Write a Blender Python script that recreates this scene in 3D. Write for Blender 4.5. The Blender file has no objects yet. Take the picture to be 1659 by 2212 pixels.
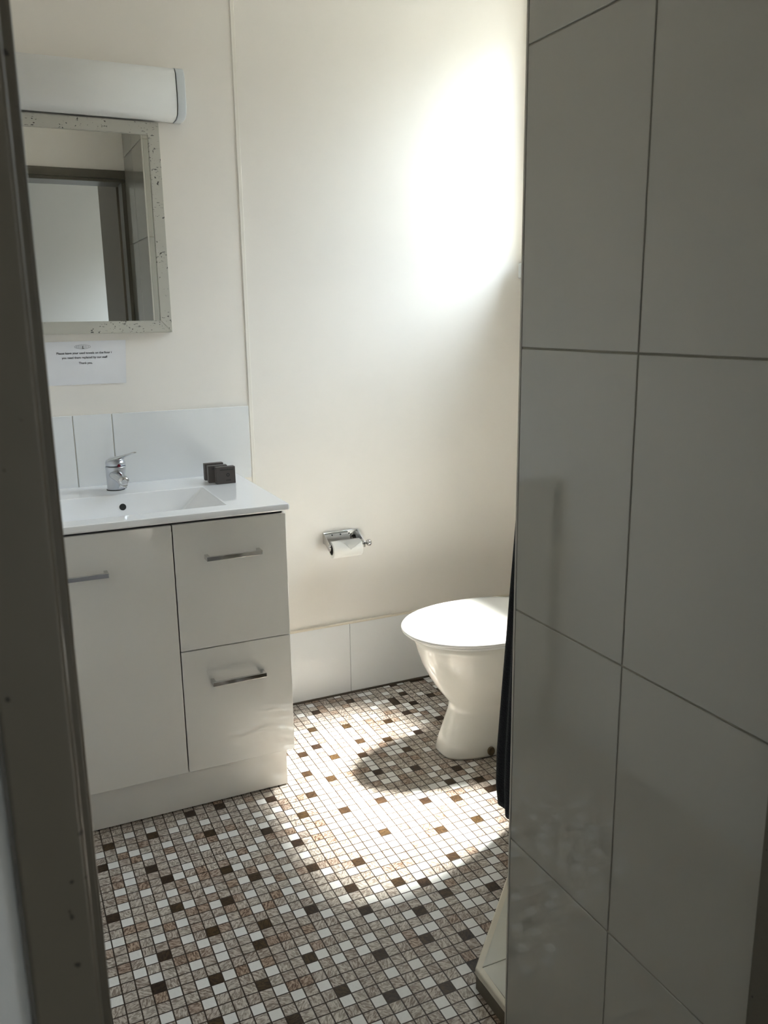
import bpy, bmesh, math, random
from mathutils import Vector, Matrix, Euler
S = bpy.context.scene
COL = S.collection
random.seed(7)
# ------------------------------------------------------------------ camera
F_PX = 1837.5
cam_data = bpy.data.cameras.new('camera')
cam = bpy.data.objects.new('camera', cam_data); COL.objects.link(cam)
cam_data.sensor_fit = 'HORIZONTAL'; cam_data.sensor_width = 36.0
cam_data.lens = F_PX / 1659 * 36.0
cam_data.clip_start = 0.02
RT = Vector((0.90657734, -0.42183517, -0.01313855))
UP = Vector((0.1061078, 0.19768702, 0.9745055))
FW = Vector((0.40848338, 0.88485871, -0.22397857))
EYE = 1.40
m = Matrix((RT, UP, -FW)).transposed().to_4x4(); m.translation = (0, 0, EYE)
cam.matrix_world = m
cam_data.dof.use_dof = True
cam_data.dof.focus_distance = 2.3
cam_data.dof.aperture_fstop = 18.0
S.camera = cam
# ------------------------------------------------------------------ light and exposure
EXPOSURE = 1.4
SKY = 7.7
SUN = 47.0
HALL_SKY = 1.0
vs = S.view_settings
vs.view_transform = 'Standard'; vs.look = 'None'; vs.gamma = 1.0; vs.use_curve_mapping = False
vs.exposure = EXPOSURE
S.cycles.use_denoising = True
S.cycles.max_bounces = 14; S.cycles.diffuse_bounces = 8; S.cycles.glossy_bounces = 6
S.cycles.sample_clamp_indirect = 20.0
S.cycles.caustics_reflective = False; S.cycles.caustics_refractive = False

def light(name, kind, loc, **kw):
    d = bpy.data.lights.new(name, kind); o = bpy.data.objects.new(name, d); COL.objects.link(o)
    o.location = loc
    for k, v in kw.items(): setattr(d, k, v)
    return o
w = bpy.data.worlds.new('sky'); S.world = w; w.use_nodes = True
nt = w.node_tree; bg = nt.nodes['Background']
tc = nt.nodes.new('ShaderNodeTexCoord'); sx = nt.nodes.new('ShaderNodeSeparateXYZ')
cr = nt.nodes.new('ShaderNodeValToRGB')
cr.color_ramp.elements[0].position = 0.56; cr.color_ramp.elements[0].color = (0.10, 0.10, 0.09, 1)
cr.color_ramp.elements[1].position = 0.74; cr.color_ramp.elements[1].color = (0.80, 0.90, 1.0, 1)
mr = nt.nodes.new('ShaderNodeMapRange'); mr.inputs['From Min'].default_value = -1; mr.inputs['From Max'].default_value = 1
nt.links.new(tc.outputs['Generated'], sx.inputs[0]); nt.links.new(sx.outputs['Z'], mr.inputs['Value'])
nt.links.new(mr.outputs[0], cr.inputs[0]); nt.links.new(cr.outputs[0], bg.inputs['Color'])
bg.inputs['Strength'].default_value = SKY
# sun, softened by the frosted louvres of the window it comes through
SUN_DIR = Vector((-0.986, -0.166, -2.25)).normalized()
sun = light('sun', 'SUN', (4, 3, 6), energy=SUN, angle=math.radians(12), color=(1.0, 0.95, 0.87))
sun.rotation_euler = SUN_DIR.to_track_quat('-Z', 'Y').to_euler()

# ------------------------------------------------------------------ helpers
def node_mat(name, color=(.8, .8, .8), rough=.5, metal=0.0, spec=.5, noise=0.0, nscale=30, bump=0.0, bscale=60, coat=0.0, trans=0.0):
    """Principled material with a little procedural mottling and bump."""
    mt = bpy.data.materials.new(name); mt.use_nodes = True
    t = mt.node_tree; b = t.nodes['Principled BSDF']
    b.inputs['Base Color'].default_value = (*color, 1); b.inputs['Roughness'].default_value = rough
    b.inputs['Metallic'].default_value = metal; b.inputs['Specular IOR Level'].default_value = spec
    b.inputs['Coat Weight'].default_value = coat; b.inputs['Coat Roughness'].default_value = .05
    co = t.nodes.new('ShaderNodeTexCoord')
    if noise:
        n = t.nodes.new('ShaderNodeTexNoise'); n.inputs['Scale'].default_value = nscale; n.inputs['Detail'].default_value = 4
        mp = t.nodes.new('ShaderNodeMapRange'); mp.inputs['To Min'].default_value = 1 - noise; mp.inputs['To Max'].default_value = 1 + noise
        mx = t.nodes.new('ShaderNodeMix'); mx.data_type = 'RGBA'; mx.blend_type = 'MULTIPLY'; mx.inputs[0].default_value = 1
        mx.inputs[6].default_value = (*color, 1)
        t.links.new(co.outputs['Object'], n.inputs['Vector']); t.links.new(n.outputs[0], mp.inputs[0])
        t.links.new(mp.outputs[0], mx.inputs[7]); t.links.new(mx.outputs[2], b.inputs['Base Color'])
    if bump:
        n = t.nodes.new('ShaderNodeTexNoise'); n.inputs['Scale'].default_value = bscale; n.inputs['Detail'].default_value = 3
        bp = t.nodes.new('ShaderNodeBump'); bp.inputs['Strength'].default_value = bump; bp.inputs['Distance'].default_value = .002
        t.links.new(co.outputs['Object'], n.inputs['Vector']); t.links.new(n.outputs[0], bp.inputs['Height'])
        t.links.new(bp.outputs[0], b.inputs['Normal'])
    return mt

def box(bm, a, b, mi=0, bev=0.0, seg=2):
    """Axis-aligned box from corner a to corner b, with bevelled edges."""
    vs_ = [bm.verts.new((x, y, z)) for x in (a[0], b[0]) for y in (a[1], b[1]) for z in (a[2], b[2])]
    idx = [(0, 1, 3, 2), (4, 6, 7, 5), (0, 4, 5, 1), (2, 3, 7, 6), (0, 2, 6, 4), (1, 5, 7, 3)]
    fs = [bm.faces.new([vs_[i] for i in q]) for q in idx]
    bmesh.ops.recalc_face_normals(bm, faces=fs)
    for f in fs: f.material_index = mi
    if bev:
        es = {e for f in fs for e in f.edges}
        r = bmesh.ops.bevel(bm, geom=list(es), offset=bev, segments=seg, affect='EDGES', profile=.5)
        for f in r['faces']: f.material_index = mi; f.smooth = True
    return vs_

def loft(bm, rings, mi=0, cap=True, smooth=True, closed=True):
    """Skin a list of vertex rings (equal counts)."""
    vv = [[bm.verts.new(p) for p in r] for r in rings]
    n = len(rings[0])
    for k in range(len(vv) - 1):
        for i in range(n if closed else n - 1):
            j = (i + 1) % n
            f = bm.faces.new((vv[k][i], vv[k][j], vv[k + 1][j], vv[k + 1][i])); f.smooth = smooth; f.material_index = mi
    if cap:
        for r in (vv[0], vv[-1]):
            f = bm.faces.new(r); f.material_index = mi
    return vv

def ring(c, ax, r, n=24, r2=None, ph=0.0):
    """Circle of radius r about c, normal along ax."""
    ax = Vector(ax).normalized(); u = ax.orthogonal().normalized(); v = ax.cross(u)
    r2 = r if r2 is None else r2
    return [Vector(c) + u * (r * math.cos(2 * math.pi * i / n + ph)) + v * (r2 * math.sin(2 * math.pi * i / n + ph)) for i in range(n)]

def lathe(bm, c, ax, prof, n=28, mi=0, cap=True):
    """Revolve (distance along ax, radius) pairs about ax through c."""
    ax = Vector(ax).normalized(); c = Vector(c)
    return loft(bm, [ring(c + ax * d, ax, max(r, 1e-4), n) for d, r in prof], mi, cap)

def tube(bm, pts, r, n=12, mi=0):
    pts = [Vector(p) for p in pts]; rings = []; u = None
    for i, p in enumerate(pts):
        d = (pts[min(i + 1, len(pts) - 1)] - pts[max(i - 1, 0)]).normalized()
        u = (u - d * u.dot(d)).normalized() if u is not None else d.orthogonal().normalized()
        v = d.cross(u); rr = r[i] if isinstance(r, (list, tuple)) else r
        rings.append([p + u * (rr * math.cos(2 * math.pi * k / n)) + v * (rr * math.sin(2 * math.pi * k / n)) for k in range(n)])
    return loft(bm, rings, mi)

def obj(name, bm, mats, parent=None, recalc=True):
    if recalc: bmesh.ops.recalc_face_normals(bm, faces=bm.faces[:])
    me = bpy.data.meshes.new(name); bm.to_mesh(me); bm.free()
    for mt in (mats if isinstance(mats, (list, tuple)) else [mats]): me.materials.append(mt)
    o = bpy.data.objects.new(name, me); COL.objects.link(o)
    if parent:
        o.parent = parent
        p = parent; off = Vector((0, 0, 0))
        while p: off += p.location; p = p.parent
        o.data.transform(Matrix.Translation(-off))
    return o

def tag(o, label, cat, group=None):
    o['label'] = label; o['category'] = cat
    if group: o['group'] = group
    return o
def thing(name, loc, label, cat, group=None):
    o = bpy.data.objects.new(name, None); COL.objects.link(o); o.location = loc; o.empty_display_size = .05
    return tag(o, label, cat, group)
def struct(name, bm, mats, parent=None):
    o = obj(name, bm, mats, parent)
    if not parent: o['kind'] = 'structure'
    return o
def part(name, parent, mats, *boxes, bev=.001):
    bm = bmesh.new()
    for a, b in boxes: box(bm, a, b, bev=bev)
    return obj(name, bm, mats, parent)

# ------------------------------------------------------------------ materials
M = {}
M['cream'] = node_mat('cream_wall_paint', (.845, .812, .768), .38, noise=.015, nscale=9, bump=.05, bscale=160)
M['hall'] = node_mat('hall_wall_paint', (.52, .54, .54), .5, noise=.015, nscale=9, bump=.05, bscale=120)
M['ceil'] = node_mat('ceiling_paint', (.88, .865, .83), .6, noise=.01)
M['left'] = node_mat('grey_side_wall_paint', (.84, .82, .79), .4, noise=.01)
M['tile'] = node_mat('shade_darkened_gloss_tile', (.355, .345, .31), .035, spec=1.0, bump=.008, bscale=9, noise=.01, nscale=3)  # white gloss tile, base colour darkened to stand in for the wall's shade
M['grout'] = node_mat('grey_tile_grout', (.24, .225, .185), .8, noise=.08, nscale=90)
M['grout_light'] = node_mat('pale_tile_grout', (.62, .60, .55), .7, noise=.05, nscale=90)
M['splash'] = node_mat('white_splashback_tile', (.80, .815, .83), .07, bump=.02, bscale=9)
M['caulk'] = node_mat('cream_sealant', (.72, .66, .56), .5, noise=.06, nscale=60)
M['caulk_dark'] = node_mat('dark_floor_joint', (.10, .08, .06), .6, noise=.1)
M['gloss'] = node_mat('white_gloss_laminate', (.77, .765, .735), .035, spec=1.0, noise=.008, nscale=5)
M['carcass'] = node_mat('white_cabinet_side', (.80, .79, .75), .25, noise=.01)
M['ceramic'] = node_mat('white_ceramic', (.87, .88, .90), .06, noise=.006, coat=.3)
M['china'] = node_mat('white_vitreous_china', (.80, .79, .74), .06, noise=.008, coat=.4)
M['lid'] = node_mat('white_seat_plastic', (.85, .85, .84), .18, noise=.005)
M['chrome'] = node_mat('polished_chrome', (.62, .62, .62), .07, metal=1.0, noise=.02)
M['satin'] = node_mat('brushed_chrome', (.58, .60, .64), .28, metal=1.0, noise=.03)
M['black'] = node_mat('black_void', (.012, .012, .012), .5, noise=.1)
M['rust'] = node_mat('rusty_bolt', (.10, .07, .03), .5, noise=.3, nscale=80)
M['taupe'] = node_mat('taupe_gloss_paint', (.10, .089, .066), .32, noise=.05, nscale=14, bump=.25, bscale=45)
M['door'] = node_mat('brown_wall_paint', (.22, .185, .145), .4, noise=.04, nscale=20)
M['trim'] = node_mat('grey_edge_trim', (.46, .44, .40), .35, noise=.04)
M['strip'] = node_mat('cream_cover_strip', (.83, .80, .74), .32, noise=.01)
M['mirror'] = node_mat('mirror_silver', (.84, .855, .835), .0, metal=1.0)
M['paper'] = node_mat('white_copy_paper', (.80, .81, .85), .7, noise=.008, nscale=40)
M['ink'] = node_mat('black_ink', (.015, .015, .02), .7, noise=.05)
M['ink_grey'] = node_mat('grey_printed_ink', (.30, .31, .34), .7, noise=.05)
M['tissue'] = node_mat('white_tissue', (.86, .85, .82), .85, noise=.01, bump=.2, bscale=300)
M['card'] = node_mat('grey_cardboard', (.20, .19, .17), .8, noise=.1, nscale=120)
M['soapbox'] = node_mat('dark_taupe_card', (.070, .058, .052), .5, noise=.06, nscale=60)
M['soapink'] = node_mat('black_box_print', (.018, .014, .014), .5, noise=.05)
M['red'] = node_mat('red_plastic', (.16, .01, .02), .25, noise=.05)
M['diffuser'] = node_mat('frosted_acrylic', (.74, .75, .75), .5, noise=.006, nscale=3)
M['cap'] = node_mat('pale_grey_plastic', (.62, .66, .70), .32, noise=.01)
M['frame'] = node_mat('grey_window_paint', (.55, .56, .53), .35, noise=.02)
M['hobtop'] = node_mat('pale_hob_tile', (.55, .55, .49), .16, noise=.01, bump=.02, bscale=9)
M['hobedge'] = node_mat('cream_bullnose', (.62, .58, .48), .2, noise=.03)
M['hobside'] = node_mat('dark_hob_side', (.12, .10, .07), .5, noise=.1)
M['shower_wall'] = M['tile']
M['carpet'] = node_mat('hall_carpet', (.16, .15, .14), .95, noise=.2, nscale=200)

def towel_mat():
    mt = node_mat('black_terry_towel', (.010, .011, .014), .95, noise=.4, nscale=250, bump=1.0, bscale=420)
    b = mt.node_tree.nodes['Principled BSDF']; b.inputs['Sheen Weight'].default_value = .15
    return mt
M['towel'] = towel_mat()

def chipped(mt):
    """Add small dark knocks to a paint."""
    t = mt.node_tree; b = t.nodes['Principled BSDF']; L = t.links.new
    base = b.inputs['Base Color'].links[0].from_socket
    co = t.nodes.new('ShaderNodeTexCoord'); n = t.nodes.new('ShaderNodeTexNoise'); n.inputs['Scale'].default_value = 120; n.inputs['Detail'].default_value = 1
    r = t.nodes.new('ShaderNodeMapRange'); r.inputs['From Min'].default_value = .735; r.inputs['From Max'].default_value = .76
    mx = t.nodes.new('ShaderNodeMix'); mx.data_type = 'RGBA'; mx.inputs[7].default_value = (.018, .014, .010, 1)
    L(co.outputs['Object'], n.inputs['Vector']); L(n.outputs[0], r.inputs[0]); L(r.outputs[0], mx.inputs[0]); L(base, mx.inputs[6]); L(mx.outputs[2], b.inputs['Base Color'])
chipped(M['taupe'])

def distressed():
    """Lime-washed grey timber with dark worm specks and short scratches."""
    mt = node_mat('distressed_grey_timber', (.50, .49, .44), .6, noise=.05, nscale=25)
    t = mt.node_tree; b = t.nodes['Principled BSDF']; L = t.links.new
    base = b.inputs['Base Color'].links[0].from_socket
    co = t.nodes.new('ShaderNodeTexCoord')
    def specks(scale, stretch, lo, hi, reg, rlo):
        mp = t.nodes.new('ShaderNodeMapping'); mp.inputs['Scale'].default_value = stretch
        n = t.nodes.new('ShaderNodeTexNoise'); n.inputs['Scale'].default_value = scale; n.inputs['Detail'].default_value = 2
        L(co.outputs['Object'], mp.inputs[0]); L(mp.outputs[0], n.inputs['Vector'])
        r = t.nodes.new('ShaderNodeMapRange'); r.inputs['From Min'].default_value = lo; r.inputs['From Max'].default_value = hi
        L(n.outputs[0], r.inputs[0])
        g = t.nodes.new('ShaderNodeTexNoise'); g.inputs['Scale'].default_value = reg; L(co.outputs['Object'], g.inputs['Vector'])
        r2 = t.nodes.new('ShaderNodeMapRange'); r2.inputs['From Min'].default_value = rlo; r2.inputs['From Max'].default_value = rlo + .04
        L(g.outputs[0], r2.inputs[0])
        mu = t.nodes.new('ShaderNodeMath'); mu.operation = 'MULTIPLY'; L(r.outputs[0], mu.inputs[0]); L(r2.outputs[0], mu.inputs[1])
        return mu.outputs[0]
    a = specks(150, (1, 1, 1), .655, .69, 14, .50)
    c = specks(70, (1, 1, 3.5), .655, .68, 11, .51)
    ad = t.nodes.new('ShaderNodeMath'); ad.operation = 'MAXIMUM'; L(a, ad.inputs[0]); L(c, ad.inputs[1])
    mx = t.nodes.new('ShaderNodeMix'); mx.data_type = 'RGBA'; mx.inputs[7].default_value = (.05, .045, .04, 1)
    L(ad.outputs[0], mx.inputs[0]); L(base, mx.inputs[6]); L(mx.outputs[2], b.inputs['Base Color'])
    return mt
M['distressed'] = distressed()

def glass():
    """Lightly frosted pane: lets most light straight through, scatters some, reflects a little."""
    mt = bpy.data.materials.new('frosted_glass'); mt.use_nodes = True; t = mt.node_tree; t.nodes.clear(); L = t.links.new
    out = t.nodes.new('ShaderNodeOutputMaterial')
    tr = t.nodes.new('ShaderNodeBsdfTransparent'); tr.inputs[0].default_value = (.92, .94, .94, 1)
    tl = t.nodes.new('ShaderNodeBsdfTranslucent'); tl.inputs[0].default_value = (.88, .92, .97, 1)
    gl = t.nodes.new('ShaderNodeBsdfGlossy'); gl.inputs['Roughness'].default_value = .1
    n = t.nodes.new('ShaderNodeTexNoise'); n.inputs['Scale'].default_value = 90
    r = t.nodes.new('ShaderNodeMapRange'); r.inputs['To Min'].default_value = .01; r.inputs['To Max'].default_value = .03
    L(n.outputs[0], r.inputs[0])
    m1 = t.nodes.new('ShaderNodeMixShader'); L(r.outputs[0], m1.inputs[0]); L(tr.outputs[0], m1.inputs[1]); L(tl.outputs[0], m1.inputs[2])
    m2 = t.nodes.new('ShaderNodeMixShader'); m2.inputs[0].default_value = .04
    L(m1.outputs[0], m2.inputs[1]); L(gl.outputs[0], m2.inputs[2]); L(m2.outputs[0], out.inputs[0])
    return mt
M['glass'] = glass()

# mosaic floor: the kind of every chip is a face attribute of the floor mesh
PX, OX, PY, OY = .02934, -.005677, .02994, .003965
DARK = "5,63 5,70 6,73 7,54 8,57 9,68 10,49 10,62 10,66 10,73 11,53 12,58 14,51 14,61 14,75 15,47 15,55 15,65 15,71 16,57 17,63 17,75 18,52 19,48 20,57 20,69 22,46 22,62 22,66 22,74 23,50 24,55 24,58 24,70 26,45 26,61 26,73 27,50 27,77 28,53 28,57 28,69 28,81 29,46 29,75 30,49 30,56 30,64 30,82 31,54 31,79 31,86 32,69 33,90 34,58 34,74 34,78 35,53 35,62 35,81 35,85 36,67 38,73 38,80 38,91 39,62 39,66 39,77 40,69 40,84 42,71 42,80 43,66 43,85 43,89 46,82 48,88 49,93"
WHITE = "4,54 4,56 4,60 5,60 5,72 6,56 6,58 6,62 6,64 6,66 6,70 7,51 7,55 7,57 7,67 7,68 7,72 8,50 8,53 8,59 8,61 8,65 8,71 8,74 9,63 9,70 10,51 10,53 10,55 10,58 10,60 10,64 10,74 11,49 11,52 11,57 11,62 11,66 11,69 11,71 12,53 12,55 12,56 12,65 12,67 12,73 13,49 13,59 13,61 13,63 13,71 13,74 14,48 14,53 14,57 14,69 15,50 15,52 15,56 15,73 16,49 16,59 16,61 16,63 16,65 16,67 16,70 17,66 17,70 17,73 18,49 18,51 18,53 18,58 18,62 18,64 18,67 19,45 19,47 19,52 19,57 19,60 19,68 19,71 19,74 20,44 20,48 20,51 20,54 20,59 20,61 20,63 20,65 20,70 20,72 21,46 21,52 21,56 21,58 21,66 21,71 21,74 22,44 22,51 22,54 22,64 22,67 22,69 22,72 23,46 23,48 23,52 23,57 23,59 23,61 23,68 23,71 24,54 24,74 25,43 25,44 25,46 25,48 25,51 25,53 25,56 25,60 26,55 26,57 27,43 27,48 27,51 27,53 27,59 28,55 28,56 29,52 29,56 29,60 30,53 30,57 31,48 31,50 31,58 32,53 32,56 33,50 34,51 34,54 34,57 36,54"
BROWN = "5,57 6,59 6,65 7,61 8,66 9,51 9,58 10,56 11,59 11,64 12,61 13,53 13,66 14,60 15,63 18,60 19,62"
def cellset(s): return {tuple(map(int, c.split(','))) for c in s.split()}
DARK, WHITE, BROWN = cellset(DARK), cellset(WHITE), cellset(BROWN)

def mosaic_mat():
    mt = bpy.data.materials.new('mosaic_vinyl'); mt.use_nodes = True
    t = mt.node_tree; b = t.nodes['Principled BSDF']; L = t.links.new
    N = t.nodes.new
    def math_(op, a, c=None):
        n = N('ShaderNodeMath'); n.operation = op
        for i, v in enumerate((a, c)):
            if v is None: continue
            if isinstance(v, (int, float)): n.inputs[i].default_value = v
            else: L(v, n.inputs[i])
        return n.outputs[0]
    co = N('ShaderNodeTexCoord'); se = N('ShaderNodeSeparateXYZ'); L(co.outputs['Object'], se.inputs[0])
    def edge(v, p, o):
        # distance in metres from the nearest chip border
        q = math_('FRACT', math_('ADD', math_('DIVIDE', math_('SUBTRACT', v, o), p), .5))
        return math_('MULTIPLY', math_('MINIMUM', q, math_('SUBTRACT', 1.0, q)), p)
    d = math_('MINIMUM', edge(se.outputs[0], PX, OX), edge(se.outputs[1], PY, OY))
    g = N('ShaderNodeMapRange'); g.inputs['From Min'].default_value = .0010; g.inputs['From Max'].default_value = .0019; L(d, g.inputs[0])
    at = N('ShaderNodeAttribute'); at.attribute_name = 'chip'
    ar = N('ShaderNodeAttribute'); ar.attribute_name = 'tone'
    ad = N('ShaderNodeAttribute'); ad.attribute_name = 'grain'
    # veined marble print, its grain turned differently on each chip
    vr = N('ShaderNodeVectorRotate'); vr.rotation_type = 'Z_AXIS'; L(co.outputs['Object'], vr.inputs['Vector']); L(ad.outputs['Fac'], vr.inputs['Angle'])
    mp = N('ShaderNodeMapping'); mp.inputs['Scale'].default_value = (80, 230, 1); L(vr.outputs[0], mp.inputs[0])
    n1 = N('ShaderNodeTexNoise'); n1.inputs['Scale'].default_value = 1.0; n1.inputs['Detail'].default_value = 3; n1.inputs['Distortion'].default_value = .9; L(mp.outputs[0], n1.inputs['Vector'])
    vein = N('ShaderNodeMapRange'); vein.inputs['From Min'].default_value = .40; vein.inputs['From Max'].default_value = .60; L(n1.outputs[0], vein.inputs[0])
    def mix(f, a, c, bt='MIX'):
        n = N('ShaderNodeMix'); n.data_type = 'RGBA'; n.blend_type = bt
        for s, v in ((0, f), (6, a), (7, c)):
            if isinstance(v, (int, float)): n.inputs[s].default_value = v
            elif isinstance(v, tuple): n.inputs[s].default_value = (*v, 1)
            else: L(v, n.inputs[s])
        return n.outputs[2]
    grey = mix(vein.outputs[0], mix(ar.outputs['Fac'], (.20, .155, .125), (.29, .25, .21)), mix(ar.outputs['Fac'], (.52, .46, .41), (.62, .58, .53)))
    brown = mix(vein.outputs[0], mix(ar.outputs['Fac'], (.12, .070, .045), (.19, .13, .098)), mix(ar.outputs['Fac'], (.44, .33, .25), (.50, .42, .36)))
    white = mix(.12, (.80, .80, .79), n1.outputs[0])
    dark = mix(vein.outputs[0], mix(ar.outputs['Fac'], (.020, .011, .007), (.035, .020, .008)), mix(ar.outputs['Fac'], (.045, .026, .016), (.085, .052, .022)))
    k = at.outputs['Fac']
    c = mix(math_('GREATER_THAN', k, .5), grey, brown)
    c = mix(math_('GREATER_THAN', k, 1.5), c, white)
    c = mix(math_('GREATER_THAN', k, 2.5), c, dark)
    c = mix(g.outputs[0], (.030, .017, .010), c)
    L(c, b.inputs['Base Color'])
    b.inputs['Roughness'].default_value = .28; b.inputs['Specular IOR Level'].default_value = .28
    bp = N('ShaderNodeBump'); bp.inputs['Strength'].default_value = .35; bp.inputs['Distance'].default_value = .0008
    L(g.outputs[0], bp.inputs['Height']); L(bp.outputs[0], b.inputs['Normal'])
    return mt

# ------------------------------------------------------------------ the room
XL, XR, YF, YB, ZC = -.12, 1.88, .62, 2.8018, 2.68
XT, YT = .7885, 1.1723                     # shower nib wall: tiled face and free end
bm = bmesh.new()
lc, lt, lg = (bm.faces.layers.float.new(n) for n in ('chip', 'tone', 'grain'))
i0, i1 = round((XL - OX) / PX) - 1, round((XR - OX) / PX) + 1
j0, j1 = round((.44 - OY) / PY) - 1, round((YB - OY) / PY) + 1
gv = {}
for i in range(i0, i1 + 2):
    for j in range(j0, j1 + 2):
        gv[i, j] = bm.verts.new((min(max(OX + PX * (i - .5), XL), XR), min(max(OY + PY * (j - .5), .44), YB), 0))
rr = random.Random(11)
for i in range(i0, i1 + 1):
    for j in range(j0, j1 + 1):
        q = [gv[i, j], gv[i + 1, j], gv[i + 1, j + 1], gv[i, j + 1]]
        if (q[1].co - q[0].co).length < 1e-5 or (q[3].co - q[0].co).length < 1e-5: continue
        f = bm.faces.new(q)
        x, y = OX + PX * i, OY + PY * j
        v = rr.random()
        known = y < 2.28 and x < .78 and y > 1.05            # chips whose kind was read one by one
        kind = 1 if v < .11 else 0
        if (i, j) in DARK: kind = 3
        elif (i, j) in WHITE: kind = 2
        elif (i, j) in BROWN: kind = 1
        elif not known and v > .80: kind = 2
        elif not known and x > 1.25 and v > .74: kind = 3
        f[lc] = kind; f[lt] = rr.random(); f[lg] = rr.random() * math.pi
bmesh.ops.remove_doubles(bm, verts=bm.verts[:], dist=1e-6)
M['mosaic'] = mosaic_mat()
floor = struct('floor', bm, M['mosaic'])
if floor.data.polygons[0].normal.z < 0: floor.data.flip_normals()

bm = bmesh.new(); box(bm, (XL - .1, YF - .0, ZC), (XR + .1, YB + .1, ZC + .1)); struct('ceiling', bm, M['ceil'])
bm = bmesh.new(); box(bm, (XL - .1, YB, -.05), (XR + .1, YB + .1, ZC)); struct('wall_back', bm, M['cream'])
bm = bmesh.new(); box(bm, (XL - .1, YF, -.05), (XL, YB, ZC)); struct('wall_left', bm, M['left'])
# right wall with the window opening
WY0, WY1, WZ0, WZ1 = 1.92, 2.69, 1.585, 2.46
bm = bmesh.new()
box(bm, (XR, YF, -.05), (XR + .1, WY0, ZC)); box(bm, (XR, WY1, -.05), (XR + .1, YB, ZC))
box(bm, (XR, WY0, -.05), (XR + .1, WY1, WZ0)); box(bm, (XR, WY0, WZ1), (XR + .1, WY1, ZC))
struct('wall_right', bm, M['cream'])
# front wall round the doorway (hall side at YH)
YH = .44; DX0, DX1, DZ = .016, .790, 2.13
bm = bmesh.new()
box(bm, (-2.1, YH, -.05), (DX0, YF, ZC)); box(bm, (DX1, YH, -.05), (XR + .1, YF, ZC)); box(bm, (DX0, YH, DZ), (DX1, YF, ZC))
struct('wall_front', bm, M['cream'])

# window
fr = bmesh.new()
t = .035
for a, b_ in (((WY0, WZ0), (WY1, WZ0 + t)), ((WY0, WZ1 - t), (WY1, WZ1)), ((WY0, WZ0), (WY0 + t, WZ1)), ((WY1 - t, WZ0), (WY1, WZ1)), ((WY0, (WZ0 + WZ1) / 2 - .012), (WY1, (WZ0 + WZ1) / 2 + .012))):
    box(fr, (XR + .045, a[0], a[1]), (XR + .085, b_[0], b_[1]), bev=.002)
win = struct('window_1', fr, M['frame'])
part('pane', win, M['glass'], ((XR + .062, WY0 + t, WZ0 + t), (XR + .066, WY1 - t, WZ1 - t)), bev=0)
part('sill', win, M['frame'], ((XR - .052, WY0 - .05, WZ0 - .055), (XR + .045, 2.750, WZ0)), bev=.004)
pl = light('window_portal', 'AREA', (XR + .11, (WY0 + WY1) / 2, (WZ0 + WZ1) / 2), shape='RECTANGLE', size=WZ1 - WZ0, size_y=WY1 - WY0)
pl.rotation_euler = (0, math.pi / 2, 0); pl.data.cycles.is_portal = True

# shower nib wall: core, grout bed and gloss tiles 0.2695 x 0.444
XN = XT + .082
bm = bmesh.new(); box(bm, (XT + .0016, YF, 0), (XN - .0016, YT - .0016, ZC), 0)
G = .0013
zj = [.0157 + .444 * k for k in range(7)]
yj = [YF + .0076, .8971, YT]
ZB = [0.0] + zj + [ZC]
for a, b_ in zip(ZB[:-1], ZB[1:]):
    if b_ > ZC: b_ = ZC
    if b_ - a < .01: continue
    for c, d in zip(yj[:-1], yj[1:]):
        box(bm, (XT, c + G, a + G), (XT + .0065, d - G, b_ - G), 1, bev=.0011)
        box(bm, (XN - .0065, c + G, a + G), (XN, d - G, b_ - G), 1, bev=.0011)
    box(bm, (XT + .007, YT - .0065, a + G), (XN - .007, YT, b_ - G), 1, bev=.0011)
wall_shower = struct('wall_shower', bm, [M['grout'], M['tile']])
bm = bmesh.new(); box(bm, (XT - .0012, YT - .001, 0), (XT + .006, YT + .0035, ZC), bev=.0008)
struct('trim_1', bm, M['trim'])

# cover strip over the wall-sheet joint, skirting tiles, their capping bead and the dark floor joint
bm = bmesh.new()
box(bm, (.7965, YB - .0035, .2858), (.8090, YB, ZC), 0, bev=.0012)
struct('trim_2', bm, M['strip'])
bm = bmesh.new(); box(bm, (XL, YB - .006, .006), (XR, YB, .280), 0)
xs = [XL, .252, .6968, 1.1408, 1.585, XR]
for a, b_ in zip(xs[:-1], xs[1:]): box(bm, (a + .0008, YB - .011, .0075), (b_ - .0008, YB - .004, .280), 1, bev=.0009)
struct('baseboard_back', bm, [M['grout'], M['splash']])
bm = bmesh.new(); box(bm, (XL, YB - .0125, .279), (XR, YB, .2875), bev=.003); struct('trim_3', bm, M['caulk'])
bm = bmesh.new(); box(bm, (XL, YB - .0135, 0), (XR, YB, .0075), bev=.001); struct('trim_4', bm, M['caulk_dark'])
bm = bmesh.new()
ys = [YF, .9, 1.344, 1.788, 2.232, 2.676, YB - .012]
box(bm, (XR - .006, YF, .006), (XR, YB - .012, .280), 0)
for a, b_ in zip(ys[:-1], ys[1:]): box(bm, (XR - .011, a + .0008, .0075), (XR - .004, b_ - .0008, .280), 1, bev=.0009)
struct('baseboard_right', bm, [M['grout'], M['splash']])

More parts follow.
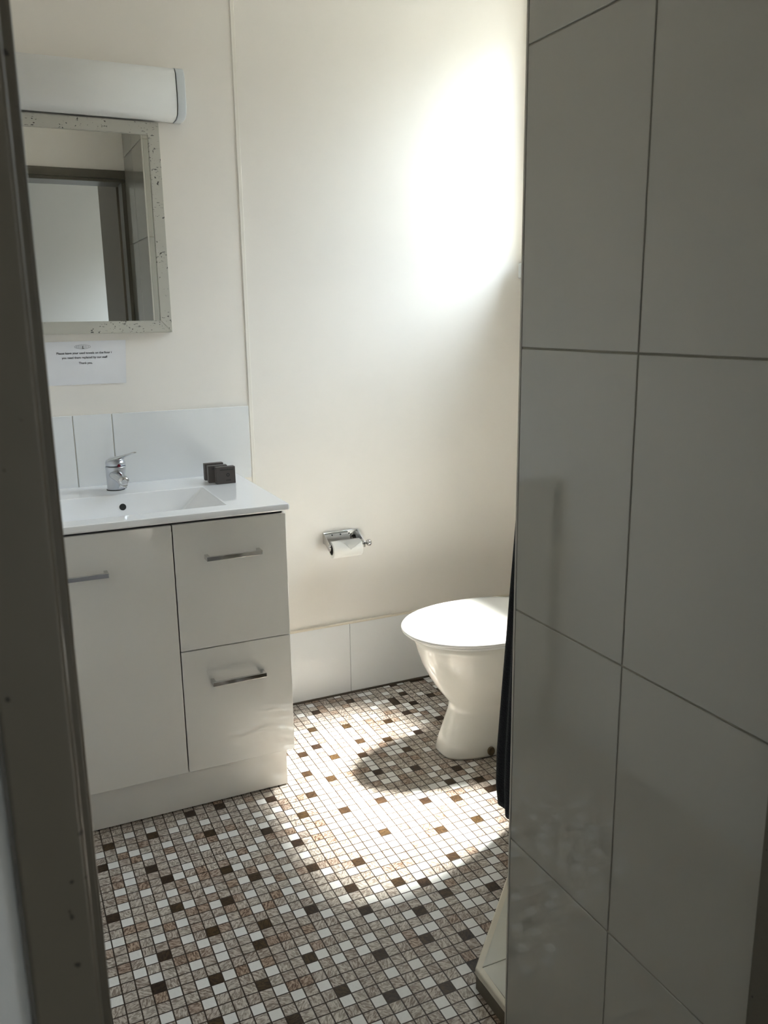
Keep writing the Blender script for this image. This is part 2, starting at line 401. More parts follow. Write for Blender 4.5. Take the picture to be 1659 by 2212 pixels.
# door frame: stepped jamb with a stop bead
def frame_piece(boxes, name):
    bm = bmesh.new()
    for a, b_ in boxes: box(bm, a, b_, bev=.0022)
    return bm
bm = bmesh.new()
JX = .0217
box(bm, (-.0120, YH - .014, 0), (JX, YF, DZ), bev=.0025)                       # left lining and its hall-side face
box(bm, (JX - .004, .525, 0), (.0326, YF + .001, 2.114), bev=.0022)            # left stop bead
box(bm, (.7885, YH - .014, 0), (.815, YF, DZ), bev=.0025)
box(bm, (.7685, .50, 0), (.7893, YF - .001, 2.114), bev=.0022)                 # right stop bead
box(bm, (-.0120, YH - .014, DZ), (.815, YF + .012, 2.172), bev=.0025)          # head, proud of the bathroom wall
box(bm, (JX - .004, YH, 2.114), (.790, YF, DZ + .002), bev=.0022)
box(bm, (-.0120, YF, 0), (.0215, YF + .012, DZ), bev=.0025)
struct('trim_5', bm, M['taupe'])
bm = bmesh.new(); box(bm, (.768, -.325, 0), (1.9, YH - .02, ZC), bev=.002)
struct('wall_hall_return', bm, M['door'])

# hall the camera stands in
HX0, HX1, HY = -2.0, 1.9, -2.6
bm = bmesh.new(); box(bm, (HX0 - .1, HY - .1, -.05), (HX1 + .1, YH, -.002)); struct('floor_hall', bm, M['carpet'])
bm = bmesh.new(); box(bm, (HX0 - .1, HY - .1, ZC), (HX1 + .1, YF, ZC + .1)); struct('ceiling_hall', bm, M['ceil'])
bm = bmesh.new(); box(bm, (HX0 - .1, HY - .1, -.05), (HX1 + .1, HY, ZC)); struct('wall_hall_rear', bm, M['hall'])
bm = bmesh.new(); box(bm, (HX0 - .1, HY, -.05), (HX0, YH, ZC)); struct('wall_hall_left', bm, M['hall'])
bm = bmesh.new(); box(bm, (HX0, YH - .004, 0), (-.014, YH + .001, ZC), bev=0); box(bm, (.817, YH - .004, 0), (HX1, YH + .001, ZC)); box(bm, (-.014, YH - .004, 2.174), (.817, YH + .001, ZC))
struct('wall_hall_front', bm, M['hall'])
VY0, VY1, VZ0, VZ1 = -2.25, -.95, .8, 2.3
bm = bmesh.new()
box(bm, (HX1, HY, -.05), (HX1 + .1, VY0, ZC)); box(bm, (HX1, VY1, -.05), (HX1 + .1, YH, ZC))
box(bm, (HX1, VY0, -.05), (HX1 + .1, VY1, VZ0)); box(bm, (HX1, VY0, VZ1), (HX1 + .1, VY1, ZC))
struct('wall_hall_right', bm, M['hall'])
bm = bmesh.new()
for a, b_ in (((VY0, VZ0), (VY1, VZ0 + .04)), ((VY0, VZ1 - .04), (VY1, VZ1)), ((VY0, VZ0), (VY0 + .04, VZ1)), ((VY1 - .04, VZ0), (VY1, VZ1))):
    box(bm, (HX1 + .04, a[0], a[1]), (HX1 + .08, b_[0], b_[1]), bev=.002)
struct('window_2', bm, M['frame'])
p2 = light('hall_window_portal', 'AREA', (HX1 + .11, (VY0 + VY1) / 2, (VZ0 + VZ1) / 2), shape='RECTANGLE', size=VZ1 - VZ0, size_y=VY1 - VY0)
p2.rotation_euler = (0, math.pi / 2, 0); p2.data.cycles.is_portal = True

# unseen low wall, added to give the sun patch a crisp front edge
bm = bmesh.new(); box(bm, (1.27, 1.745, 0), (XR, 1.812, 1.32), bev=.003); struct('wall_sun_blocker', bm, M['tile'])
# shower hob: five-sided kerb with a bullnose edge and tiled top
def poly_prism(bm, pts, z0, z1, mi=0, bev=0):
    lo = [bm.verts.new((x, y, z0)) for x, y in pts]; hi = [bm.verts.new((x, y, z1)) for x, y in pts]
    fs = [bm.faces.new(lo[::-1]), bm.faces.new(hi)]
    n = len(pts)
    for i in range(n): fs.append(bm.faces.new((lo[i], lo[(i + 1) % n], hi[(i + 1) % n], hi[i])))
    for f in fs: f.material_index = mi
    if bev:
        r = bmesh.ops.bevel(bm, geom=[e for e in fs[1].edges], offset=bev, segments=4, affect='EDGES', profile=.5)
        for f in r['faces']: f.material_index = mi; f.smooth = True
HC = (.8095, 1.3228)
end = (1.22, 1.7333)
hob = thing('shower_hob', (1.1, 1.3, 0), 'low pale tiled shower hob on the mosaic floor past the tiled wall end', 'shower hob')
base_pts = [(HC[0] + .002, YT + .004), (HC[0] + .002, HC[1]), (end[0], end[1] - .002), (XR - .012, end[1] - .002), (XR - .012, YT + .004)]
bm = bmesh.new(); poly_prism(bm, base_pts, 0, .038); obj('hob_side', bm, M['hobside'], hob)
def strip_poly(off0, off1):
    s2 = math.sqrt(2)
    def line(o):   # inset outline by o
        return [(HC[0] + o, YT + .004), (HC[0] + o, HC[1] - o * (s2 - 1)), (end[0] + o * (s2 - 1), end[1] - o), (XR - .012, end[1] - o)]
    return line(off0), line(off1)
a, b_ = strip_poly(0, .011)
bm = bmesh.new(); poly_prism(bm, a + b_[::-1], .037, .0525, bev=.003); obj('bullnose_edge', bm, M['hobedge'], hob)
a, b_ = strip_poly(.0125, .13)
for k in range(3):
    q = [a[k], a[k + 1], b_[k + 1], b_[k]]
    if k == 0: q = [a[0], (a[1][0], a[1][1] - .001), (b_[1][0], a[1][1] - .001), b_[0]]
    if k == 1: q = [(a[1][0], a[1][1] + .001), a[2], b_[2], (b_[1][0], a[1][1] + .001)]
    bm = bmesh.new(); poly_prism(bm, q, .037, .0515, bev=.001); obj('hob_tile', bm, M['hobtop'], hob)
# ------------------------------------------------------------------ vanity
VX0, VX1, VY, VZT = -.0800, .7325, 2.2547, .8605
VXD, VZS, VZB, KY, KX = .4120, .4954, .1275, 2.2768, .7128
van = thing('vanity_cabinet', (.33, 2.5, 0), 'white gloss bathroom vanity cabinet with one door and two drawers', 'cabinet')
part('carcass', van, M['carcass'], ((VX0, VY + .018, VZB), (VX0 + .016, YB - .014, VZT + .005)), ((VX1 - .016, VY + .018, VZB), (VX1, YB - .014, VZT + .003)),
     ((VX0 + .016, YB - .03, VZB), (VX1 - .016, YB - .014, VZT + .003)), ((VX0 + .016, VY + .019, VZB), (VX1 - .016, YB - .03, VZB + .016)))
part('kick_board', van, M['gloss'], ((VX0 + .02, KY, .004), (KX, YB - .03, VZB + .002)))
part('shadow_gap', van, M['black'], ((VX0 + .01, VY + .010, VZT - .02), (VX1 - .008, VY + .03, .8695)), bev=0)
gp = .0016
door_p = part('door', van, M['gloss'], ((VX0, VY, VZB), (VXD - gp, VY + .0175, VZT)), bev=.0015)
dr1 = part('drawer', van, M['gloss'], ((VXD + gp, VY, VZS + gp), (VX1, VY + .0175, VZT)), bev=.0015)
dr2 = part('drawer', van, M['gloss'], ((VXD + gp, VY, VZB), (VX1, VY + .0175, VZS - gp)), bev=.0015)
def pull(parent, x0, x1, zc):
    bm = bmesh.new(); y0 = VY - .032
    box(bm, (x0, y0, zc - .0062), (x1, y0 + .008, zc + .0062), bev=.0008)
    for a in (x0, x1 - .010): box(bm, (a, y0 + .007, zc - .0062), (a + .010, VY + .001, zc + .0062), bev=.0008)
    o = obj('handle', bm, M['chrome'], parent); o['label'] = 'square chrome bar handle'
pull(door_p, .082, .2375, .7535); pull(dr1, .4945, .6515, .7625); pull(dr2, .4905, .6468, .3965)

# ------------------------------------------------------------------ moulded basin top
CX1, CY0, CZ = .7425, 2.2427, .8893
basin = thing('basin_top', (.33, 2.5, VZT), 'white ceramic basin top with rectangular sunken bowl on the vanity', 'basin')
bm = bmesh.new()
X0, X1, Y0, Y1, Z0 = -.09, CX1, CY0, YB - .0115, .8690
rim = [(.082, 2.312), (.579, 2.312), (.579, 2.606), (.082, 2.606)]
rimz = CZ
flr = [(.185, 2.345), (.475, 2.345), (.475, 2.572), (.185, 2.572)]
fz = .792
def rrect(x0, y0, x1, y1, r, n=5):
    p = []
    for cx, cy, a0 in ((x1 - r, y1 - r, 0), (x0 + r, y1 - r, 90), (x0 + r, y0 + r, 180), (x1 - r, y0 + r, 270)):
        for k in range(n): a = math.radians(a0 + 90 * k / (n - 1)); p.append((cx + r * math.cos(a), cy + r * math.sin(a)))
    return p
def R(x0, y0, x1, y1, r, z): return [(x, y, z) for x, y in rrect(x0, y0, x1, y1, r)]
rings = [R(.060, 2.295, .600, 2.625, .01, Z0), R(X0 + .004, Y0 + .004, X1 - .004, Y1 - .001, .004, Z0), R(X0, Y0, X1, Y1, .006, Z0 + .004), R(X0, Y0, X1, Y1, .006, CZ - .005),
         R(X0 + .0015, Y0 + .0015, X1 - .0015, Y1 - .0015, .006, CZ - .0015), R(X0 + .005, Y0 + .005, X1 - .005, Y1 - .005, .006, CZ),
         R(.078, 2.308, .583, 2.610, .010, CZ), R(.082, 2.312, .579, 2.606, .008, CZ - .001), R(.084, 2.314, .577, 2.6045, .007, CZ - .004),
         R(.183, 2.343, .479, 2.590, .012, .790), R(.190, 2.350, .470, 2.583, .012, .783), R(.215, 2.37, .445, 2.56, .012, .781)]
vv = loft(bm, rings, smooth=True, cap=False); bm.faces.new(vv[-1])
o = obj('basin_bowl', bm, M['ceramic'], basin)
for p_ in o.data.polygons:
    if abs(p_.normal.z) > .98: p_.use_smooth = False
md = o.modifiers.new('edges', 'EDGE_SPLIT'); md.split_angle = math.radians(28); md.use_edge_sharp = False
# overflow hole on the rear slope
bd = (Vector((0, 2.6045, CZ - .004)) - Vector((0, 2.590, .790))).normalized()
bn = Vector((0, -bd.z, bd.y))
pc = Vector((.3345, 2.6045, CZ - .004)) - bd * .034
bm = bmesh.new(); lathe(bm, pc, bn, [(-.004, .0100), (.0008, .0100)], n=28); obj('overflow_hole', bm, M['black'], basin)['label'] = 'black overflow hole'
bm = bmesh.new(); lathe(bm, (.33, 2.46, .781), (0, 0, 1), [(-.002, .022), (.002, .022), (.003, .018), (.001, .012), (.001, .001)]); obj('waste', bm, M['chrome'], basin)

# splashback tiles
spl = tag(None or (lambda b: [box(b, (-.10, YB - .007, .8700), (.7920, YB - .0005, 1.112), 0)] and [box(b, (x0 + .0016, YB - .0105, .8705), (x1 - .0016, YB - .005, 1.1133), 1, bev=.001) for x0, x1 in ((-.10, .2319), (.2319, .3488), (.3488, .7935))] and obj('splashback', b, [M['grout_light'], M['splash']]))(bmesh.new()),
          'strip of white gloss splashback tiles on the wall behind the basin', 'splashback')

# ------------------------------------------------------------------ tap
TX, TY = .3310, 2.6950
tap = thing('mixer_tap', (TX, TY, CZ), 'chrome lever mixer tap standing behind the basin bowl', 'tap')
bm = bmesh.new(); ax = Vector((0, 0, 1))
lean = Vector((.004, -.006, 0))
prof = [(0, .0265), (.004, .0262), (.03, .0272), (.055, .0290), (.072, .0305), (.074, .0295)]
loft(bm, [ring(Vector((TX, TY, CZ + z)) + lean * (z / .074), ax, r, 32) for z, r in prof]); obj('tap_body', bm, M['satin'], tap)
bm = bmesh.new(); lathe(bm, (TX, TY, CZ), (0, 0, 1), [(0, .0275), (.0025, .0275), (.0028, .026)]); obj('base_ring', bm, M['black'], tap)
sd = Vector((.12, -1, -.10)).normalized()
bm = bmesh.new()
p0 = Vector((TX, TY, CZ + .052))
def sec(c, d, w, h, n=24):
    u = d.cross(Vector((0, 0, 1))).normalized(); v = u.cross(d)
    return [c + u * (w * math.cos(2 * math.pi * k / n)) + v * (h * math.sin(2 * math.pi * k / n)) for k in range(n)]
loft(bm, [sec(p0 + sd * s, sd, a, b_) for s, a, b_ in ((.0, .024, .018), (.03, .021, .0165), (.06, .0175, .015), (.088, .0165, .0148), (.102, .0165, .0148), (.1085, .0135, .0125), (.111, .008, .007))])
obj('spout', bm, M['chrome'], tap)
bm = bmesh.new(); lathe(bm, p0 + sd * .093 - Vector((0, 0, .010)), (0, 0, -1), [(0, .0125), (.012, .0125), (.0125, .0105)]); ae = obj('aerator', bm, M['chrome'], tap)
bm = bmesh.new(); lathe(bm, p0 + sd * .093 - Vector((0, 0, .0222)), (0, 0, -1), [(0, .0105), (.0008, .0105)]); obj('aerator_mesh', bm, M['black'], tap)
# lever cap: dome plus a tapering blade
ld = Vector((.40, -.78, .26)).normalized()
bm = bmesh.new(); c0 = Vector((TX, TY, CZ + .075)) + lean
lathe(bm, c0, (0, 0, 1), [(0, .0265), (.003, .0295), (.010, .0295), (.018, .026), (.023, .017), (.025, .002)], n=32)
obj('lever_cap', bm, M['satin'], tap)
bm = bmesh.new(); c1 = c0 + Vector((-.012, .012, .0135))
loft(bm, [sec(c1 + ld * s, ld, a, b_, 20) for s, a, b_ in ((0, .016, .008), (.02, .024, .0095), (.045, .0205, .007), (.075, .0135, .0045), (.105, .0095, .0034), (.128, .0085, .0030), (.133, .004, .0012))])
obj('lever', bm, M['chrome'], tap)
fd = Vector((.22, -.95, .05)).normalized()
bm = bmesh.new(); lathe(bm, c0 + Vector((0, 0, .002)) + fd * .0285, fd, [(-.004, .0052), (.0018, .0050), (.0024, .003)], n=18)
obj('indicator_dot', bm, M['red'], tap)['label'] = 'dark red indicator dot'

# ------------------------------------------------------------------ soap boxes standing on edge
def soap(x, y, rz, label):
    t = thing('soap_box', (x + .031, y + .010, CZ), label, 'soap box', 'boxed soaps beside the basin')
    w_, d_, h_ = .0615, .0215, .0545
    bm = bmesh.new(); box(bm, (-w_ / 2, -d_ / 2, .0002), (w_ / 2, d_ / 2, h_), bev=.0012, seg=2)
    b = obj('carton', bm, M['soapbox']); b.parent = t
    bm = bmesh.new(); yy = -d_ / 2 - .0002
    def flat(x0, z0, x1, z1): box(bm, (x0, yy, z0), (x1, yy + .0004, z1))
    r_ = random.Random(3)
    xx = -.019
    while xx < .024:                                 # one line of small lettering along the top
        ww = r_.choice((.0014, .0019, .0024)); hh = r_.choice((.0030, .0030, .0042))
        flat(xx, .0435, xx + ww, .0435 + hh); xx += ww + .0007
    xx = .000
    while xx < .0155:                                # shorter word near the foot
        ww = r_.choice((.0017, .0024)); flat(xx, .0095, xx + ww, .0135); xx += ww + .0007
    n = 28
    ro = [(.0065 + .0058 * math.cos(2 * math.pi * k / n), .0285 + .0058 * math.sin(2 * math.pi * k / n)) for k in range(n)]
    ri = [(.0065 + .0026 * math.cos(2 * math.pi * k / n), .0285 + .0026 * math.sin(2 * math.pi * k / n)) for k in range(n)]
    vo = [bm.verts.new((p, yy, q)) for p, q in ro]; vi = [bm.verts.new((p, yy, q)) for p, q in ri]
    for k in range(n): bm.faces.new((vo[k], vo[(k + 1) % n], vi[(k + 1) % n], vi[k]))
    p_ = obj('printed_marks', bm, M['soapink']); p_.parent = t
    t.rotation_euler.z = rz
    return t
s0 = soap(.6275, 2.617, math.radians(1.5), 'frontmost of the three small dark soap boxes, its printed face showing')
for x, y, rz, lb in ((.6115, 2.652, -.02, 'middle of the three small dark soap boxes, half hidden by the front one'), (.6118, 2.703, .02, 'rearmost of the three small dark soap boxes, nearest the splashback')):
    t = s0.copy(); COL.objects.link(t); t.location = (x + .031, y + .010, CZ); t.rotation_euler.z = rz; t['label'] = lb
    for ch in s0.children: c = ch.copy(); COL.objects.link(c); c.parent = t

# ------------------------------------------------------------------ mirror
k = (YB - .024) / YB
def atp(x, z): return x * k, EYE + (z - EYE) * k
mx1, mz1 = atp(.5577, 1.9809); _, mz0 = atp(.5577, 1.3603); ix1, iz1 = atp(.5235, 1.9449); _, iz0 = atp(.5235, 1.3971)
mx0 = .100; ix0 = mx0 + (mx1 - ix1)
mir = thing('wall_mirror', (.33, YB - .001, mz0), 'rectangular wall mirror in a distressed grey timber frame', 'mirror')
def rail(pts):
    bm = bmesh.new(); yb, yf = YB - .001, YB - .024
    lo = [bm.verts.new((x, yb, z)) for x, z in pts]; hi = [bm.verts.new((x, yf, z)) for x, z in pts]
    fs = [bm.faces.new(lo), bm.faces.new(hi)]
    for i in range(4): fs.append(bm.faces.new((lo[i], lo[(i + 1) % 4], hi[(i + 1) % 4], hi[i])))
    bmesh.ops.bevel(bm, geom=[e for f in fs for e in f.edges][:0] + list(fs[1].edges), offset=.0014, segments=2, affect='EDGES')
    return obj('frame_rail', bm, M['distressed'], mir)
rail([(mx0, mz1), (mx1, mz1), (ix1, iz1), (ix0, iz1)]); rail([(mx0, mz0), (mx1, mz0), (ix1, iz0), (ix0, iz0)])
rail([(mx1, mz0), (mx1, mz1), (ix1, iz1), (ix1, iz0)]); rail([(mx0, mz0), (mx0, mz1), (ix0, iz1), (ix0, iz0)])
bm = bmesh.new(); box(bm, (ix0 - .006, YB - .018, iz0 - .006), (ix1 + .006, YB - .014, iz1 + .006)); obj('mirror_glass', bm, M['mirror'], mir)

# ------------------------------------------------------------------ light fitting over the mirror
LX1, LZ0, LZ1, LD = .6270, 1.982, 2.125, .088
lf = thing('wall_light', (.33, YB - .001, LZ0), 'long white acrylic strip light fitting on the wall above the mirror', 'light')
def dsec(x, g=0.0):
    pts = []
    prof = [(0, 0), (.30, -.01), (.62, .0), (.86, .06), (.97, .20), (1.0, .42), (.985, .65), (.93, .85), (.80, .96), (.55, 1.0), (0, 1.03)]
    for d, h in prof: pts.append((x, YB - .001 - d * (LD - g), LZ0 + g + h * (LZ1 - LZ0 - 2 * g)))
    return pts
LX0 = .04
bm = bmesh.new(); loft(bm, [dsec(LX0 + .028, .001), dsec(LX1 - .0275, .001)]); obj('diffuser', bm, M['diffuser'], lf)
for a, b_ in ((LX0, LX0 + .026), (LX1 - .025, LX1)):
    bm = bmesh.new(); loft(bm, [dsec(a, .002 if a == LX0 else 0), dsec(a + .002), dsec(b_ - .003), dsec(b_, .002 if b_ == LX1 else 0)]); obj('end_cap', bm, M['cap'], lf)
bm = bmesh.new(); loft(bm, [dsec(LX0 + .025, .003), dsec(LX1 - .0245, .003)]); obj('seam_gasket', bm, M['black'], lf)

# ------------------------------------------------------------------ notice
nx0, nx1, nz0, nz1 = .168, .4063, 1.2068, 1.3375
note = thing('notice', (nx0, YB - .001, nz0), 'white paper notice about used towels, on the wall under the mirror', 'notice')
bm = bmesh.new()
cols, rows = 14, 8; g = {}
for s in (0, 1):
    for i in range(cols + 1):
        for j in range(rows + 1):
            u, v = i / cols, j / rows
            curl = .0012 + .005 * max(0, u - .7) ** 2 * 10 * (1 - .4 * v) + (.0004 if s == 0 else 0)
            g[s, i, j] = bm.verts.new((nx0 + u * (nx1 - nx0) - .004 * (1 - v) * u + .004 * v * u, YB - curl, nz0 + v * (nz1 - nz0) + .002 * u * v))
for s in (0, 1):
    for i in range(cols):
        for j in range(rows): bm.faces.new((g[s, i, j], g[s, i + 1, j], g[s, i + 1, j + 1], g[s, i, j + 1]))
for i in range(cols):
    for j in (0, rows): bm.faces.new((g[0, i, j], g[0, i + 1, j], g[1, i + 1, j], g[1, i, j]))
for j in range(rows):
    for i in (0, cols): bm.faces.new((g[0, i, j], g[0, i, j + 1], g[1, i, j + 1], g[1, i, j]))
obj('paper_sheet', bm, M['paper'], note)
def words(txt, xc, z, width, name='printed_text', parent=note, bold=.0004):
    cu = bpy.data.curves.new(name, 'FONT'); cu.body = txt; cu.size = .01; cu.align_x = 'CENTER'; cu.offset = 0; cu.extrude = .012
    tmp = bpy.data.objects.new(name, cu); COL.objects.link(tmp)
    bpy.context.view_layer.update()
    s = width / tmp.dimensions.x
    cu.offset = bold / max(s, .01) * .35
    bpy.context.view_layer.update()
    me = bpy.data.meshes.new_from_object(tmp.evaluated_get(bpy.context.evaluated_depsgraph_get()))
    bpy.data.objects.remove(tmp)
    # lay the lettering on the paper: x right, z up
    mat = Matrix(((s, 0, 0, xc), (0, 0, -.0001, YB - .0022), (0, s, 0, z), (0, 0, 0, 1)))
    me.transform(mat); me.transform(Matrix.Translation(-parent.location)); me.materials.clear(); me.materials.append(M['ink'])
    o = bpy.data.objects.new(name, me); COL.objects.link(o); o.parent = parent
    return o
words('Please leave your used towels on the floor if', .2860, 1.3000, .1640)
words('you need them replaced by our staff', .2850, 1.2863, .1335)
words('Thank you.', .2865, 1.2697, .0395)
# pale grey letterhead emblem: a wide oval with upright strokes
bm = bmesh.new()
def seg(x0, z0, x1, z1, wd=.0007):
    d = Vector((x1 - x0, 0, z1 - z0)).normalized(); n = Vector((-d.z, 0, d.x)) * wd
    y = YB - .0022
    q = [bm.verts.new((x0 + n.x, y, z0 + n.z)), bm.verts.new((x1 + n.x, y, z1 + n.z)), bm.verts.new((x1 - n.x, y, z1 - n.z)), bm.verts.new((x0 - n.x, y, z0 - n.z))]
    bm.faces.new(q)
ex, ez = .2815, 1.3215
for k_ in range(24):
    a0, a1 = 2 * math.pi * k_ / 24, 2 * math.pi * (k_ + 1) / 24
    seg(ex + .0235 * math.cos(a0), ez + .0062 * math.sin(a0), ex + .0235 * math.cos(a1), ez + .0062 * math.sin(a1), .0004)
for dx, h in ((-.018, .003), (-.013, .0045), (-.008, .005), (-.003, .005), (.002, .005), (.007, .0045), (.012, .004), (.017, .003)):
    seg(ex + dx, ez - h, ex + dx + .0012, ez + h, .0005)
obj('letterhead_emblem', bm, M['ink_grey'], note)
bm = bmesh.new(); seg(.2815, 1.3165, .2822, 1.3245, .0008); seg(.2790, 1.3162, .2860, 1.3166, .0006); obj('letterhead_mark', bm, M['ink'], note)

# ------------------------------------------------------------------ toilet paper holder and roll
hold = thing('toilet_paper_holder', (1.115, YB, .60), 'chrome toilet paper holder screwed to the cream wall', 'toilet paper holder')
bm = bmesh.new(); box(bm, (1.048, YB - .003, .600), (1.184, YB - .0002, .640), bev=.001)
bp_ = obj('back_plate', bm, M['chrome'], hold)
for x in (1.083, 1.116, 1.150):
    bm = bmesh.new(); lathe(bm, (x, YB - .003, .6275), (0, -1, 0), [(-.001, .0032), (.0008, .003), (.0012, .001)], n=14); obj('screw', bm, M['black'], bp_)
AY, AZ = YB - .062, .5995
for x, nm in ((1.048, 'side_arm'), (1.1815, 'side_arm')):
    bm = bmesh.new(); xs_ = (x, x + .0025)
    pr = [(YB - .0005, .640), (YB - .0005, .600), (YB - .022, .600)] + [(AY + .013 * math.cos(math.radians(a)), AZ - .002 + .013 * math.sin(math.radians(a))) for a in range(300, 60, -20)] + [(YB - .040, .622)]
    loft(bm, [[(q, y, z) for y, z in pr] for q in xs_], smooth=False); obj(nm, bm, M['chrome'], hold)
bm = bmesh.new(); lathe(bm, (1.0445, AY, AZ), (1, 0, 0), [(0, .0085), (.004, .0085), (.0045, .0045), (.148, .0045), (.149, .009), (.155, .0125), (.162, .0125), (.166, .008), (.167, .001)], n=24)
obj('spindle', bm, M['chrome'], hold)
roll = thing('toilet_roll', (1.115, AY, AZ - .0115), 'white toilet roll hanging on the chrome wall holder', 'toilet roll')
RC = Vector((1.056, AY, AZ - .0105))
bm = bmesh.new(); loft(bm, [ring(RC + Vector((s, 0, 0)), (1, 0, 0), r_, 40) for s, r_ in ((0, .0175), (0, .0295), (.0012, .0310), (.110, .0310), (.1112, .0295), (.1112, .0175), (0, .0175))], cap=False); obj('paper', bm, M['tissue'], roll)
bm = bmesh.new(); loft(bm, [ring(RC + Vector((s, 0, 0)), (1, 0, 0), r_, 32) for s, r_ in ((-.0008, .0155), (-.0008, .0185), (.112, .0185), (.112, .0155), (-.0008, .0155))], cap=False); obj('cardboard_core', bm, M['card'], roll)
bm = bmesh.new()      # folded pointed end of the paper lying over the top of the roll
def onroll(s, a, r_=.0318): return RC + Vector((s, -r_ * math.sin(a), r_ * math.cos(a)))
rows_ = []
for q in range(11):
    a = math.radians(-15 + q * 10); v = q / 10
    x0 = .018 + .045 * max(0, v - .05); x1 = .1095 - .050 * max(0, v - .55) / .45 * .9
    rows_.append([onroll(x0 + (x1 - x0) * p / 6, a, .0316 + .0006 * (1 if 0 < p < 6 else 0)) for p in range(7)])
loft(bm, rows_, cap=False, closed=False); bmesh.ops.solidify(bm, geom=bm.faces[:], thickness=.0006); obj('folded_end', bm, M['tissue'], roll)

# ------------------------------------------------------------------ toilet
TYC = 2.235
toil = thing('toilet', (1.45, TYC, 0), 'white china toilet with closed lid, beside the right-hand wall', 'toilet')
def sring(xf, xb, hw, z, n=2.3, cnt=56, blunt=0.0):
    """Egg-like outline: rounded towards the front (-x), squarer at the back."""
    a = (xb - xf) / 2; pts = []
    cx = xf + a * (1.02)
    for k_ in range(cnt):
        t = 2 * math.pi * k_ / cnt; c, s = math.cos(t), math.sin(t)
        e = 2 / (n if c < 0 else n + blunt)
        px_ = cx + (a * 1.02 if c < 0 else a * .98) * math.copysign(abs(c) ** e, c)
        pts.append((px_, TYC + hw * math.copysign(abs(s) ** e, s), z))
    return pts
bm = bmesh.new()
secs = [(.000, 1.224, 1.74, .093, 3.0), (.010, 1.219, 1.74, .096, 3.0), (.05, 1.229, 1.74, .093, 2.8), (.10, 1.246, 1.74, .086, 2.7), (.145, 1.261, 1.74, .085, 2.6), (.165, 1.264, 1.74, .088, 2.5),
        (.178, 1.258, 1.74, .096, 2.4), (.200, 1.240, 1.74, .111, 2.3), (.235, 1.214, 1.73, .130, 2.25), (.275, 1.190, 1.72, .147, 2.2), (.320, 1.169, 1.70, .162, 2.2), (.360, 1.156, 1.69, .171, 2.2), (.385, 1.149, 1.685, .176, 2.2),
        (.392, 1.146, 1.685, .179, 2.2), (.408, 1.146, 1.685, .179, 2.2), (.412, 1.150, 1.682, .176, 2.2)]
loft(bm, [sring(xf, xb, hw, z, n, blunt=1.2) for z, xf, xb, hw, n in secs]); obj('pan', bm, M['china'], toil)
bm = bmesh.new()
loft(bm, [sring(xf, xb, hw, z, 2.15, blunt=.6) for z, xf, xb, hw in ((.4125, 1.135, 1.60, .186), (.4145, 1.128, 1.605, .190), (.420, 1.126, 1.606, .191), (.4250, 1.130, 1.603, .188))])
obj('seat', bm, M['lid'], toil)
bm = bmesh.new()
loft(bm, [sring(xf, xb, hw, z, 2.12, blunt=.55) for z, xf, xb, hw in ((.4245, 1.116, 1.612, .192), (.4260, 1.108, 1.617, .196), (.430, 1.104, 1.620, .1985), (.436, 1.104, 1.620, .1985), (.442, 1.109, 1.616, .195), (.4465, 1.121, 1.606, .186), (.4495, 1.150, 1.58, .164), (.4520, 1.21, 1.53, .12), (.453, 1.30, 1.45, .05))])
obj('lid', bm, M['lid'], toil)
for dy in (-.075, .075):
    bm = bmesh.new(); lathe(bm, (1.640, TYC + dy - .02, .432), (0, 1, 0), [(0, .010), (.001, .012), (.039, .012), (.04, .010)], n=18); obj('hinge', bm, M['lid'], toil)
bm = bmesh.new(); box(bm, (1.672, TYC - .185, .412), (XR - .013, TYC + .185, .775), bev=.018, seg=4); cis = obj('cistern', bm, M['china'], toil)
bm = bmesh.new(); box(bm, (1.662, TYC - .195, .776), (XR - .012, TYC + .195, .808), bev=.010, seg=3); obj('cistern_lid', bm, M['china'], toil)
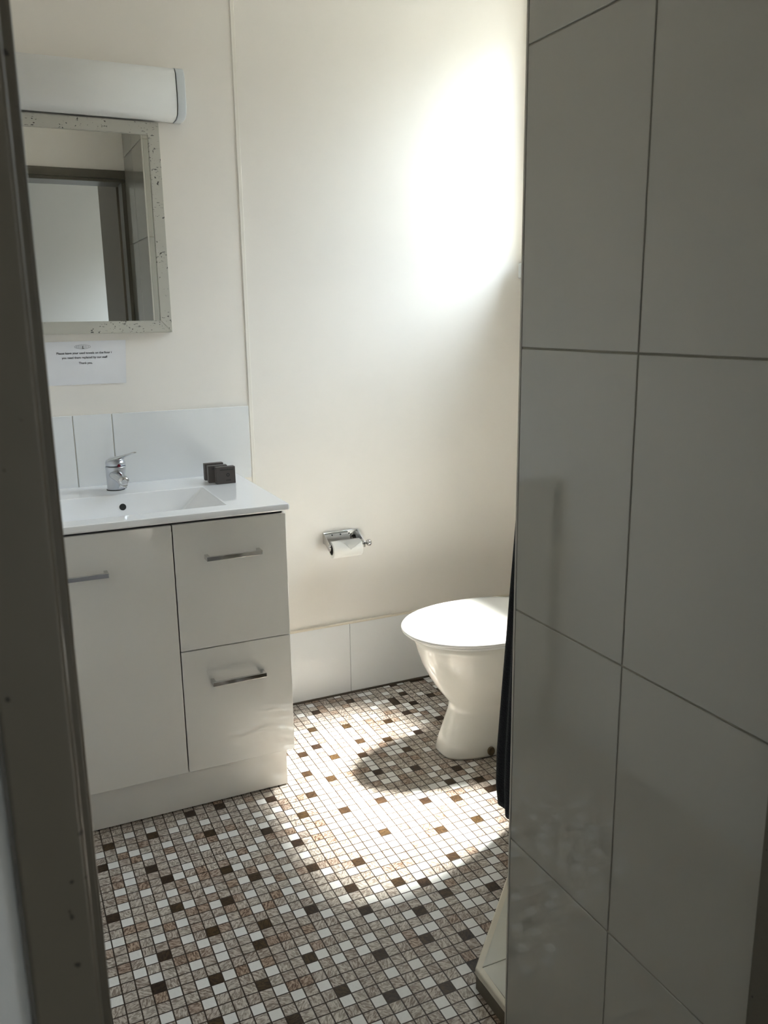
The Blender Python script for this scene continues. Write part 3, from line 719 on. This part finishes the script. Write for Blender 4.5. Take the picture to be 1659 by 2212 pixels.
bm = bmesh.new(); lathe(bm, (1.76, TYC, .807), (0, 0, 1), [(0, .026), (.004, .026), (.006, .022), (.007, .001)]); obj('flush_button', bm, M['chrome'], toil)
bd_ = Vector((0, -1, .12)).normalized()
bm = bmesh.new(); lathe(bm, (1.360, TYC - .0955, .022), bd_, [(-.01, .012), (.0012, .012), (.0016, .009), (-.001, .008), (-.001, .001)], n=22)
for v_ in bm.verts: v_.co.z = .022 + (v_.co.z - .022) * 1.25
obj('floor_bolt', bm, M['rust'], toil)['label'] = 'dark rusty floor bolt recess'

# ------------------------------------------------------------------ black towel on the end of the shower wall
tw = thing('towel', (.83, 1.215, .47), 'black towel hanging at the end of the tiled shower wall', 'towel')
bm = bmesh.new(); rings = []
NZ = 46; NC = 72
for q in range(NZ + 1):
    v = q / NZ; z = 1.30 - v * (1.30 - .478)
    grow = min(1, v / .85) ** .8
    hx = .010 + .0270 * grow; hy = .010 + .022 * grow; cx_ = .8325 ; cy_ = YT + .006 + .004 + hy * 1.05
    if v > .93: f = 1 - (v - .93) / .07 * .10; hx *= f; hy *= f
    pts = []
    for c in range(NC):
        t = 2 * math.pi * c / NC
        rr_ = 1 + .14 * grow * math.sin(5 * t + .8 + .6 * v) + .06 * grow * math.sin(9 * t + 2 * v)
        X = cx_ + hx * rr_ * math.cos(t); Y = cy_ + hy * rr_ * math.sin(t)
        Y = max(Y, YT + .0055)
        zz = z
        if q >= NZ - 2: zz = z + .018 * (math.sin(t) * .5 + .5) * (1 - (NZ - q) / 3) + .004 * math.sin(3 * t)
        pts.append((X, Y, zz))
    rings.append(pts)
loft(bm, rings); obj('towel_cloth', bm, M['towel'], tw)
bm = bmesh.new()
tube(bm, [(.8325, YT + .001, 1.315), (.8325, YT + .014, 1.312), (.8325, YT + .024, 1.300), (.8325, YT + .030, 1.312), (.8325, YT + .031, 1.322)], .0035)
lathe(bm, (.8325, YT + .0002, 1.318), (0, 1, 0), [(0, .014), (.003, .014), (.005, .008)], n=20)
obj('towel_hook', bm, M['chrome'], wall_shower)
